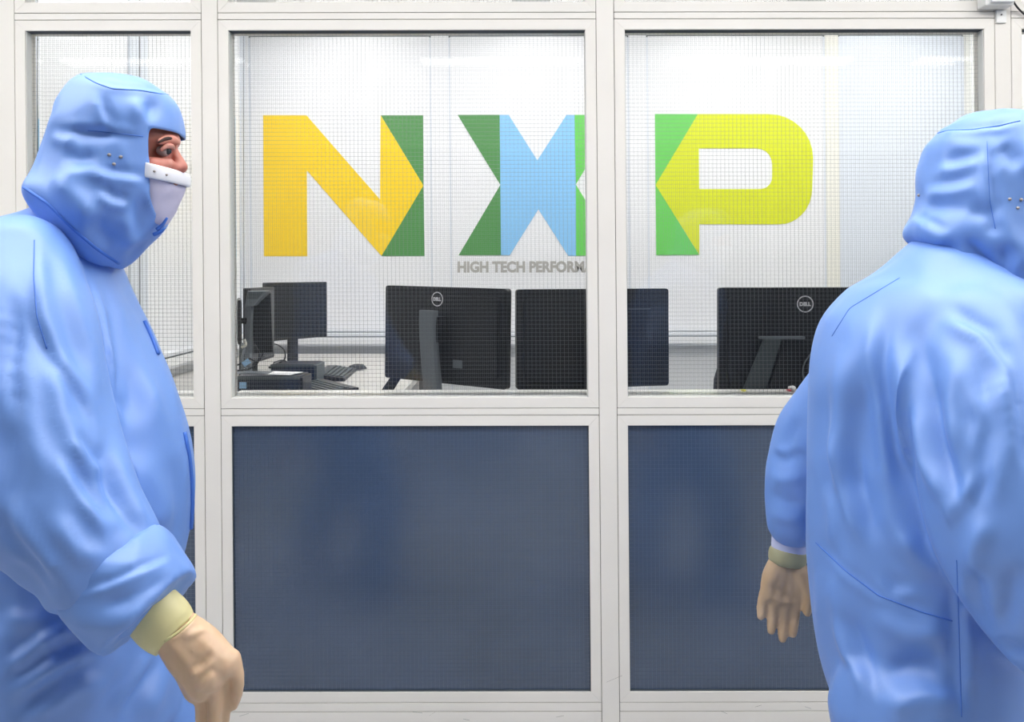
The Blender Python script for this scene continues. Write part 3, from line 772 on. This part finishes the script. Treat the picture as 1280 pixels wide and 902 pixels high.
for s_ in (-1, 1):
    c = W(204.5, 188.5, DL + s_ * .036)
    bm = bmesh.new(); blob(bm, c, (.0118, .0118, .0095), 16); ey = link('eye', bm, M['eye'], pl, True)
    bm = bmesh.new(); blob(bm, c + Vector((.0075, s_ * .002, -.0005)), (.0062, .0065, .0062), 12); link('iris', bm, M['iris'], ey, True)
    bm = bmesh.new(); chain(bm, [c + Vector((.004, s_ * .017, .000)), c + Vector((.009, s_ * .010, .0065)), c + Vector((.0135, s_ * .0, .0068)), c + Vector((.011, -s_ * .009, .003))], [.0032, .0046, .0046, .0030], 8)
    link('eyelid', bm, M['brow'] if False else M['skin'], ey, True)
    bm = bmesh.new(); chain(bm, [c + Vector((.0035, s_ * .0165, .001)), c + Vector((.0118, s_ * .0075, .0048)), c + Vector((.0145, -s_ * .004, .0038))], [.0012, .0014, .0012], 6); link('lashes', bm, M['brow'], ey, True)
    bm = bmesh.new(); tube(bm, [W(219, 178.5, DL + s_ * .018), W(214, 173.5, DL + s_ * .037), W(206, 174, DL + s_ * .052), W(198, 178, DL + s_ * .064)], [.0022, .0032, .0030, .0015], n=8, sub=4)
    link('eyebrow', bm, M['brow'], pl, True)
# mask
bm = bmesh.new()
loft(bm, [(184, 205, 226, 214, .072), (184, 206, 229, 216, .0735), (184, 214, 230, 223, .0735), (184, 222, 229, 230.5, .0725), (184, 224, 226, 231, .071)], DL, ex=.9, sub=3)
mk = link('face_mask', bm, M['mask'], pl, True)
bm = bmesh.new()
loft(bm, [(180, 224, 226, 229, .068), (180, 236, 223.5, 240, .064), (180, 250, 218, 254, .056), (178, 266, 212, 270, .046), (176, 276, 205, 283, .034)], DL, ex=.9)
fuse('mask_veil', bm, M['veil'], mk, .004, 2, noisef=lambda c: .0015 * noise.noise(Vector((c.x * 30, c.y * 30, c.z * 50))))
# hood
bm = bmesh.new()
loft(bm, [(118, 96, 150, 95, .02), (104, 100, 178, 102, .05), (93, 112, 204, 115, .078), (84, 131, 219, 131, .094), (78, 151, 224, 152, .101), (73, 161, 225, 164, .102), (71, 170, 225, 172, .101),
          (68, 180, 224, 182, .101), (63, 195, 224, 200, .103), (57, 212, 223, 222, .106), (50, 226, 220, 240, .110), (43, 235, 210, 258, .113), (47, 247, 199, 280, .112), (60, 266, 186, 300, .100), (84, 294, 163, 323, .082), (112, 316, 148, 337, .05)], DL, ex=.92)
def in_opening(c):
    row = HY + (CAMZ - c.z) * F / DL; ex = 640 + c.x * F / DL
    return 168 < row < 279 and ex > 212 - 26 * min(1, max(0, (c.y - DL + .1) / .2)) + max(0, row - 250) * .12
FH = [([(101, 93), (120, 104), (140, 111), (175, 113), (205, 118), (222, 119)], .006, 3.0, 'c'),
      ([(62, 158), (110, 160), (150, 166), (183, 170)], -.004, 4, 'c'), ([(110, 215), (150, 219), (186, 225)], .003, 5, 'c'),
      ([(86, 160), (105, 170), (125, 168), (150, 160)], .006, 7, 'v'), ([(125, 118), (128, 140), (140, 160)], .004, 5, 'c'), ([(165, 120), (172, 140), (190, 165)], .005, 7, 'r'), ([(195, 122), (185, 145), (175, 165)], .005, 6, 'v'),
      ([(60, 170), (80, 178), (100, 176)], .004, 5, 'r'), ([(80, 225), (115, 215), (140, 222)], .004, 8, 'r'), ([(120, 235), (140, 250), (165, 255)], .005, 6, 'c'),
      ([(120, 262), (125, 290), (145, 305)], .006, 8, 'v'), ([(150, 262), (160, 285), (158, 310)], .006, 8, 'r'), ([(175, 240), (172, 270), (168, 300)], .006, 7, 'v'), ([(183, 230), (186, 255), (195, 280)], .004, 4, 'r'),
      ([(60, 215), (90, 240), (125, 285)], .005, 10, 'r'), ([(75, 190), (100, 200), (125, 190)], .004, 7, 'v')]
hood = fuse('hood', bm, M['cloth'], pl, .0045, 4, folds=FH, noisef=cloth_noise(1, .0028, 10, 7), cut=in_opening)
glue_line('crown_seam', hood, [(101, 93), (120, 104), (140, 111), (175, 113), (205, 118), (220, 119)], M['seam'], hood, .0011)
glue_line('temple_seam', hood, [(110, 163), (150, 167), (183, 171)], M['seam'], hood, .0007)
glue_line('hem', hood, [(30, 234), (60, 254), (90, 284), (120, 310), (152, 331)], M['seam'], hood, .0025)
def snaps(target, pts, r=.003):
    for px, py in pts:
        l, n = on_surface(target, px, py)
        if l is None: continue
        bm = bmesh.new(); blob(bm, l + n * r * .2, (r, r, r * .9), 10); link('snap', bm, M['snap'], target, True)
snaps(hood, [(136.5, 193.5), (151, 196), (142.5, 205)])
snaps(mk, [(193, 214), (208, 218.5)], .0022)
# chin tie
bm = bmesh.new(); tube(bm, [W(196, 287, DL - .02), W(203, 281, DL - .02), W(209, 272, DL - .02)], [.0035, .003, .002], n=8); link('tie', bm, M['seam'], hood, True)
bm = bmesh.new(); tube(bm, [W(192, 293, DL - .02), W(200, 290, DL - .02), W(206, 285, DL - .02)], [.0035, .003, .002], n=8); link('tie', bm, M['seam'], hood, True)
# coverall: trunk, arms and legs in one surface
bm = bmesh.new()
loft(bm, [(66, 250, 146, 290, .066), (46, 262, 146, 306, .078), (5, 275, 130, 318, .11), (-25, 298, 136, 338, .155), (-48, 335, 149, 368, .17), (-60, 400, 176, 420, .18), (-62, 480, 207, 490, .175), (-58, 560, 229, 565, .175),
          (-55, 640, 231, 640, .175), (-55, 700, 219, 700, .175), (-50, 770, 208, 770, .175), (-45, 850, 215, 850, .175), (-30, 900, 217, 900, .17)], DL, ex=.97)
ARM = [(22, 335, 1.345, .080), (30, 400, 1.31, .094), (38, 480, 1.29, .100), (50, 560, 1.27, .104), (74, 630, 1.255, .104), (116, 690, 1.25, .092), (150, 728, 1.25, .078)]
chain(bm, [W(a, b, c) for a, b, c, r in ARM], [r for *_, r in ARM], 20)
chain(bm, [W(60, 345, 1.62), W(95, 520, 1.68), W(60, 660, 1.70), W(30, 740, 1.68)], [.08, .085, .075, .06])          # far arm, swung back
chain(bm, [W(145, 790, 1.55), W(205, 960, 1.55), W(238, 1060, 1.55), W(225, 1290, 1.55)], [.115, .105, .09, .08])
chain(bm, [W(60, 800, 1.38), W(50, 960, 1.38), W(20, 1080, 1.38), W(-70, 1270, 1.38)], [.12, .11, .09, .08])
FB = [([(60, 290), (75, 350), (95, 430), (118, 500)], .009, 10, 'v'), ([(100, 320), (120, 420), (128, 500)], .010, 8, 'r'), ([(15, 360), (8, 450), (18, 540)], .009, 10, 'c'), ([(70, 560), (110, 625), (150, 680)], .009, 8, 'c'), ([(160, 560), (190, 620), (215, 670)], .006, 14, 'r'), ([(150, 380), (165, 450), (170, 540)], .007, 11, 'v'), ([(42, 290), (41, 350), (46, 400), (68, 452), (105, 505), (130, 545)], -.014, 7, 'c'), ([(130, 545), (150, 600), (168, 640), (205, 682)], -.016, 9, 'c'),
      ([(112, 338), (130, 393), (141, 464), (136, 510)], .011, 7, 'c'), ([(70, 300), (90, 380), (118, 470), (135, 530)], .008, 11, 'r'), ([(90, 300), (108, 380), (128, 450)], .006, 9, 'v'),
      ([(134, 512), (144, 508), (154, 532)], .014, 6, 'c'), ([(137, 520), (140, 600), (160, 650)], .008, 9, 'v'), ([(125, 320), (150, 380), (180, 470), (200, 560)], .007, 12, 'r'), ([(150, 345), (175, 420), (195, 500)], .005, 8, 'v'),
      ([(60, 430), (75, 520), (115, 600)], .008, 12, 'r'), ([(20, 420), (35, 520), (60, 620)], .006, 12, 'r'), ([(85, 545), (120, 580), (140, 575)], .006, 7, 'c'), ([(95, 620), (130, 650), (160, 655)], .005, 7, 'r'), ([(60, 640), (100, 690), (140, 700)], .006, 9, 'r'),
      ([(5, 620), (20, 665), (50, 700), (80, 740)], -.007, 9, 'c'), ([(5, 520), (15, 600), (10, 650)], .006, 8, 'v'),
      ([(0, 835), (50, 795), (95, 770)], .010, 9, 'c'), ([(0, 870), (60, 825), (130, 800)], .009, 9, 'c'), ([(20, 900), (80, 855), (130, 830)], .010, 10, 'c'), ([(0, 760), (40, 780), (80, 770)], .008, 10, 'r'),
      ([(140, 902), (165, 860), (195, 812)], -.016, 7, 'c'), ([(175, 902), (200, 850), (215, 820)], .010, 10, 'r'), ([(90, 902), (125, 850), (160, 800)], .008, 9, 'r'),
      ([(215, 560), (222, 620), (215, 690)], .004, 7, 'v'), ([(0, 700), (30, 720), (60, 760)], .008, 8, 'v')]
suit = fuse('coverall', bm, M['cloth'], pl, .0065, 7, folds=FB, noisef=cloth_noise(3, .0036, 6, 1.8))
glue_line('shoulder_seam', suit, [(43, 300), (42, 345), (46, 395), (60, 440)], M['seam'], suit, .0009)
# zipper placket along the chest edge
for ln in ([(181, 402), (190, 422), (200, 447)], [(231, 540), (237, 570), (240, 600), (241, 630), (239, 660), (235, 690)]):
    glue_line('zip_placket', suit, [(x - 1.5, y) for x, y in ln], M['seam'], suit, .0042)
# turned cuff of the near sleeve
c0, c1, c2 = W(150, 722, 1.25), W(170, 745, 1.245), W(186, 764, 1.24)
bm = bmesh.new(); ax = (c2 - c0).normalized()
tube(bm, [c0 - ax * .02, c0, c1, c2, c2 + ax * .001, c2 - ax * .004, c1], [.083, .088, .085, .0765, .072, .064, .055], n=36, sub=3, up=(0, 1, 0))
cuff = fuse('sleeve_cuff', bm, M['cloth'], suit, .004, 3, noisef=cloth_noise(7, .003, 12, 12),
            folds=[([(90, 745), (150, 725), (225, 690)], .004, 4, 'c'), ([(130, 800), (170, 765), (232, 725)], .004, 5, 'r'), ([(110, 765), (160, 750), (215, 715)], .003, 7, 'v')])
# inner glove cuff
bm = bmesh.new()
tube(bm, [W(178, 752, 1.245), W(200, 774, 1.24), W(211, 786, 1.24), W(224, 779, 1.24)][:3] + [W(219, 795, 1.238)], [.040, .043, .041, .036], n=24, flat=.8)
link('glove_cuff', bm, M['gcuff'], pl, True)
dh = 1.24; s_ = F / dh
palm = [([(216, 786, dh), (240, 812, dh), (262, 842, dh - .004)], [.030, .031, .026]),
        ([(212, 790, dh), (232, 820, dh), (252, 856, dh)], [.026, .028, .022]),
        ([(222, 782, dh), (252, 805, dh), (279, 828, dh)], [.026, .028, .023]),
        ([(214, 792, dh + .01), (230, 824, dh + .01), (245, 862, dh + .01)], [.022, .022, .018])]
dig = [([(254, 858, dh + .006), (252, 888, dh + .006), (252, 915, dh + .014), (251, 932, dh + .028)], [.0118, .0095, .0086, .0080]),
       ([(270, 850, dh), (268.5, 884, dh - .002), (267, 917, dh + .008), (265, 940, dh + .026)], [.0125, .0100, .0090, .0084]),
       ([(284, 838, dh + .006), (283, 868, dh + .010), (280.5, 898, dh + .018), (278, 918, dh + .032)], [.0110, .0088, .0080, .0074]),
       ([(290, 822, dh + .002), (297.0, 846, dh + .002), (296, 866, dh + .008), (291.5, 882, dh + .016)], [.0130, .0100, .0088, .0072]),
       ([(250, 800, dh + .03), (272, 826, dh + .045), (282, 852, dh + .050), (282, 872, dh + .048)], [.020, .015, .0115, .009])]
gl = glove_hand('glove', pl, M['glove'], dig, palm, folds=[([(207, 802), (225, 790), (247, 768)], .003, 3, 'c'), ([(226, 800), (245, 790), (262, 785)], .0015, 3, 'r'), ([(236, 850), (255, 836), (272, 822)], .002, 3, 'r'), ([(243, 866), (256, 852), (270, 838)], .002, 3, 'r'),
     ([(232, 838), (250, 830), (266, 812)], .0015, 3, 'v')])
glue_line('cuff_roll', gl, [(206, 801), (222, 791), (236, 780), (247, 765)], M['gcuff'], gl, .0022)
chn = [W(30, 740, 1.68), W(28, 770, 1.68), W(30, 800, 1.68)]
bm = bmesh.new(); chain(bm, chn, [.03, .035, .03])
for k in range(4): chain(bm, [W(16 + k * 9, 795, 1.68), W(18 + k * 9, 830, 1.68), W(22 + k * 9, 855, 1.69)], [.012, .011, .009], 8)
chain(bm, [W(44, 775, 1.67), W(56, 800, 1.66), W(60, 822, 1.66)], [.014, .012, .009], 8)
fuse('glove', bm, M['glove'], pl, .004, 3)
def boots(root, spots):
    for x, y, rz in spots:
        bm = bmesh.new(); c = Vector((x, y, 0)); dx, dy = math.cos(rz), math.sin(rz)
        chain(bm, [c + Vector((0, 0, .22)), c + Vector((0, 0, .08))], [.075, .07]); chain(bm, [c + Vector((-dx * .04, -dy * .04, .05)), c + Vector((dx * .08, dy * .08, .05)), c + Vector((dx * .18, dy * .18, .04))], [.05, .052, .04])
        fuse('boot', bm, M['knit'], root, .01, 3)
q1 = W(225, 1290, 1.55); q2 = W(-70, 1270, 1.38)
boots(pl, [(q1.x, q1.y, 0), (q2.x, q2.y, 0)])

# ---- right person
DR = 1.53
pr = empty('person', (0, 0, 0)); tag(pr, 'person in blue hooded coverall seen from behind, walking away at right edge', 'person', 'people in blue clean room suits')
bm = bmesh.new()
loft(bm, [(1205, 160, 1270, 160, .04), (1180, 180, 1310, 180, .068), (1172, 215, 1322, 218, .073), (1175, 250, 1316, 255, .070), (1185, 290, 1310, 300, .058), (1200, 315, 1290, 325, .042)], DR, ex=1.0)
loft(bm, [(1180, 290, 1255, 320, .055), (1175, 340, 1250, 360, .058), (1170, 390, 1250, 400, .07)], DR, ex=1.0)
chain(bm, [W(1316, 238, DR), W(1326, 256, DR)], [.008, .011])
fuse('body', bm, M['skin'], pr, .005, 4)
bm = bmesh.new(); loft(bm, [(1250, 250, 1328, 262, .077), (1250, 272, 1328, 280, .076), (1250, 300, 1318, 305, .06), (1250, 322, 1300, 330, .04)], DR, ex=.9)
link('face_mask', bm, M['mask'], pr, True)
bm = bmesh.new()
loft(bm, [(1228, 143, 1275, 142, .02), (1205, 148, 1300, 148, .055), (1179, 162, 1318, 164, .082), (1163, 185, 1326, 186, .096), (1156, 210, 1326, 214, .102), (1154, 228, 1292, 228, .102), (1154, 247, 1290, 252, .103),
          (1150, 263, 1292, 275, .105), (1137, 281, 1298, 300, .111), (1136, 294, 1304, 325, .113), (1148, 306, 1300, 350, .107), (1176, 335, 1284, 372, .093), (1218, 362, 1262, 385, .05)], DR, ex=.95)
FR = [([(1160, 170), (1185, 164), (1215, 162), (1250, 158), (1280, 150)], .006, 3.5, 'c'), ([(1175, 205), (1200, 196), (1235, 192)], .005, 6, 'v'), ([(1165, 215), (1200, 210), (1230, 205)], .005, 5, 'r'),
      ([(1150, 242), (1190, 240), (1228, 232)], .006, 6, 'r'), ([(1150, 232), (1190, 228), (1222, 220)], .004, 5, 'v'), ([(1150, 258), (1185, 262), (1220, 258)], .005, 6, 'v'),
      ([(1130, 282), (1145, 272), (1170, 285), (1188, 293)], .010, 5, 'c'), ([(1140, 288), (1170, 300), (1195, 292)], .006, 5, 'r'), ([(1205, 260), (1235, 268), (1250, 300)], .006, 8, 'v'),
      ([(1232, 180), (1236, 230), (1242, 280)], .004, 5, 'c'), ([(1250, 180), (1268, 200), (1280, 205)], .008, 8, 'v'), ([(1200, 300), (1225, 330), (1240, 360)], .007, 8, 'c'), ([(1255, 300), (1262, 330), (1250, 370)], .007, 8, 'v'), ([(1275, 310), (1262, 350), (1250, 378)], .006, 6, 'r')]
hr = fuse('hood', bm, M['cloth'], pr, .0045, 4, folds=FR, noisef=cloth_noise(11, .003, 9, 9))
glue_line('crown_seam', hr, [(1160, 170), (1185, 163), (1215, 162), (1250, 157), (1279, 150)], M['seam'], hr, .0011)
glue_line('hem', hr, [(1130, 300), (1160, 308), (1190, 328), (1220, 352), (1250, 382)], M['seam'], hr, .0022)
glue_line('back_seam', hr, [(1234, 176), (1235, 210), (1237, 250), (1245, 290)], M['seam'], hr, .0006)
snaps(hr, [(1149, 244), (1262, 249), (1276, 249.5), (1272, 260)])
bm = bmesh.new()
loft(bm, [(1150, 296, 1262, 350, .07), (1126, 320, 1275, 362, .12), (1096, 346, 1290, 378, .16), (1062, 370, 1300, 400, .18), (1037, 404, 1306, 425, .185), (1023, 452, 1305, 470, .185), (1020, 520, 1295, 525, .175),
          (1018, 600, 1285, 600, .17), (1017, 680, 1275, 680, .17), (1021, 750, 1262, 750, .17), (1035, 840, 1262, 840, .175), (1060, 905, 1265, 900, .175), (1085, 940, 1265, 950, .16)], DR, ex=.94)
ARM = [(1212, 418, 1.40, .082), (1220, 490, 1.36, .096), (1236, 570, 1.33, .104), (1256, 650, 1.31, .108), (1290, 730, 1.30, .098), (1340, 800, 1.28, .08)]
chain(bm, [W(a, b, c) for a, b, c, r in ARM], [r for *_, r in ARM], 20)
ARM2 = [(1092, 435, 1.62, .070), (1064, 490, 1.68, .078), (1025, 550, 1.75, .085), (1001, 605, 1.77, .068), (991, 650, 1.78, .052)]
chain(bm, [W(a, b, c) for a, b, c, r in ARM2], [r for *_, r in ARM2], 18)
chain(bm, [W(1130, 880, 1.45), W(1120, 1040, 1.45), W(1060, 1270, 1.46)], [.12, .09, .08]); chain(bm, [W(1190, 880, 1.62), W(1240, 1040, 1.62), W(1230, 1240, 1.62)], [.12, .09, .08])
FB = [([(1050, 520), (1062, 600), (1090, 690)], .009, 9, 'c'), ([(1085, 560), (1110, 640), (1150, 710)], .009, 10, 'r'), ([(1130, 560), (1150, 630), (1180, 700)], .008, 8, 'v'), ([(1025, 440), (1022, 540), (1030, 640)], .006, 7, 'r'), ([(1210, 440), (1230, 520), (1225, 600), (1190, 650)], .009, 9, 'c'), ([(1240, 640), (1215, 690), (1225, 730)], .009, 9, 'r'), ([(1160, 410), (1150, 450), (1152, 510), (1165, 570), (1190, 620), (1200, 670)], .007, 10, 'c'), ([(1110, 400), (1125, 470), (1150, 560), (1185, 640)], .008, 14, 'r'), ([(1165, 470), (1170, 540), (1185, 610)], .012, 9, 'v'),
      ([(1195, 690), (1200, 760), (1202, 902)], -.010, 8, 'c'), ([(1215, 700), (1222, 760), (1232, 800)], .016, 10, 'v'), ([(1020, 675), (1060, 715), (1100, 745), (1195, 777)], .004, 4, 'c'),
      ([(1225, 600), (1200, 630), (1175, 655)], .008, 7, 'r'), ([(1250, 450), (1235, 540), (1250, 640)], .006, 12, 'r'), ([(1200, 430), (1190, 500), (1200, 580)], .007, 10, 'r'),
      ([(1060, 420), (1050, 520), (1055, 620)], .008, 12, 'r'), ([(1100, 370), (1098, 450), (1112, 560), (1125, 640)], .009, 9, 'c'), ([(1140, 420), (1128, 500), (1138, 600)], .009, 9, 'r'), ([(1070, 480), (1068, 560), (1075, 640)], .008, 8, 'v'), ([(1180, 390), (1230, 420), (1262, 470)], .008, 9, 'c'), ([(1030, 600), (1045, 650), (1040, 690)], .007, 7, 'r'), ([(1120, 660), (1150, 700), (1180, 720)], .008, 9, 'r'), ([(1215, 500), (1225, 560), (1210, 620)], .010, 8, 'v'), ([(1255, 440), (1268, 520), (1275, 600)], .009, 9, 'c'), ([(1040, 470), (1030, 560), (1035, 650)], .005, 10, 'v'), ([(1085, 440), (1085, 560), (1110, 680)], .007, 12, 'v'),
      ([(1040, 710), (1055, 790), (1085, 870)], .008, 9, 'r'), ([(1050, 760), (1075, 820), (1095, 880)], .008, 8, 'c'), ([(1090, 760), (1130, 790), (1190, 790)], .006, 10, 'r'), ([(1095, 850), (1140, 830), (1190, 830)], .007, 12, 'v'), ([(1100, 890), (1150, 870), (1200, 880)], .007, 10, 'r'),
      ([(1100, 715), (1115, 740), (1150, 735)], .006, 6, 'c'), ([(1010, 560), (980, 570), (962, 562)], .007, 5, 'c'), ([(1010, 590), (985, 600), (960, 595)], .007, 6, 'r'), ([(1008, 625), (985, 628), (958, 612)], .008, 5, 'v'), ([(1008, 650), (985, 648), (960, 640)], .007, 5, 'r'), ([(1005, 520), (988, 545), (985, 580)], .007, 6, 'v'),
      ([(1245, 800), (1262, 815), (1285, 822)], .012, 7, 'c'), ([(1270, 700), (1262, 760), (1245, 800)], .008, 9, 'v')]
sr = fuse('coverall', bm, M['cloth'], pr, .0065, 7, folds=FB, noisef=cloth_noise(17, .0034, 6, 1.3))
glue_line('shoulder_seam', sr, [(1040, 420), (1062, 385), (1100, 362), (1128, 345)], M['seam'], sr, .0007)
glue_line('waist_seam', sr, [(1020, 678), (1058, 714), (1098, 744), (1150, 764), (1194, 777)], M['seam'], sr, .0011)
glue_line('side_seam', sr, [(1196, 700), (1198, 760), (1200, 830), (1202, 900)], M['seam'], sr, .0008)
# far sleeve end: knitted cuff, glove cuff, palm
dq = 1.79
bm = bmesh.new(); tube(bm, [W(989, 648, dq), W(988, 668, dq), W(986, 688, dq), W(985, 694, dq)], [.036, .037, .035, .03], n=24, flat=.8); link('knit_cuff', bm, M['knit'], pr, True)
bm = bmesh.new(); tube(bm, [W(985.5, 686, dq), W(985, 690, dq), W(984.5, 700, dq), W(984, 705, dq)], [.035, .0385, .038, .033], n=24, flat=.8); link('glove_cuff', bm, M['gcuff2'], pr, True)
palm = [([(972, 704, dq), (964, 722, dq), (959, 744, dq)], [.020, .020, .015]), ([(980, 704, dq), (974, 724, dq), (970, 750, dq)], [.022, .019, .015]),
        ([(988, 704, dq), (985, 726, dq), (982, 752, dq)], [.022, .019, .015]), ([(996, 706, dq), (996, 728, dq), (994, 752, dq)], [.020, .021, .015])]
dig = [([(956, 742, dq), (952, 756, dq), (951, 770, dq - .008)], [.0125, .0105, .009]),
       ([(967, 748, dq), (965, 770, dq - .003), (964, 788, dq - .012)], [.0130, .0112, .0094]),
       ([(980, 751, dq), (979, 776, dq - .003), (978, 798, dq - .013)], [.0130, .0114, .0096]),
       ([(993, 750, dq), (993, 772, dq - .003), (991, 792, dq - .012)], [.0130, .0112, .0095]),
       ([(1000, 716, dq - .01), (1009, 734, dq - .016), (1011, 750, dq - .018), (1009, 766, dq - .018)], [.019, .014, .0115, .009])]
glove_hand('glove', pr, M['glove2'], dig, palm, voxel=.0032, folds=[([(955, 730), (975, 738), (990, 748), (1003, 746)], .003, 2.5, 'v'), ([(960, 742), (975, 752), (998, 752)], .002, 2.5, 'r')])
bm = bmesh.new(); c = [W(1340, 800, 1.28), W(1356, 830, 1.28), W(1368, 860, 1.28)]; chain(bm, c, [.035, .038, .034])
for k in range(4): chain(bm, [W(1352 + k * 10, 868 - k * 4, 1.28), W(1358 + k * 10, 900 - k * 4, 1.28), W(1356 + k * 10, 930 - k * 4, 1.29)], [.014, .012, .010], 8)
chain(bm, [W(1378, 835, 1.29), W(1392, 860, 1.29), W(1394, 885, 1.29)], [.016, .013, .010], 8)
fuse('glove', bm, M['glove2'], pr, .004, 3)
q1 = W(1060, 1270, 1.46); q2 = W(1230, 1240, 1.62)
boots(pr, [(q1.x, q1.y, .3), (q2.x, q2.y, .3)])
# put each person's origin on the floor under the body
for r, (x, y) in ((pl, (-.75, DL)), (pr, (.7, DR))):
    r.location = (x, y, 0)
    for ch in r.children: ch.location = ch.location - Vector((x, y, 0))
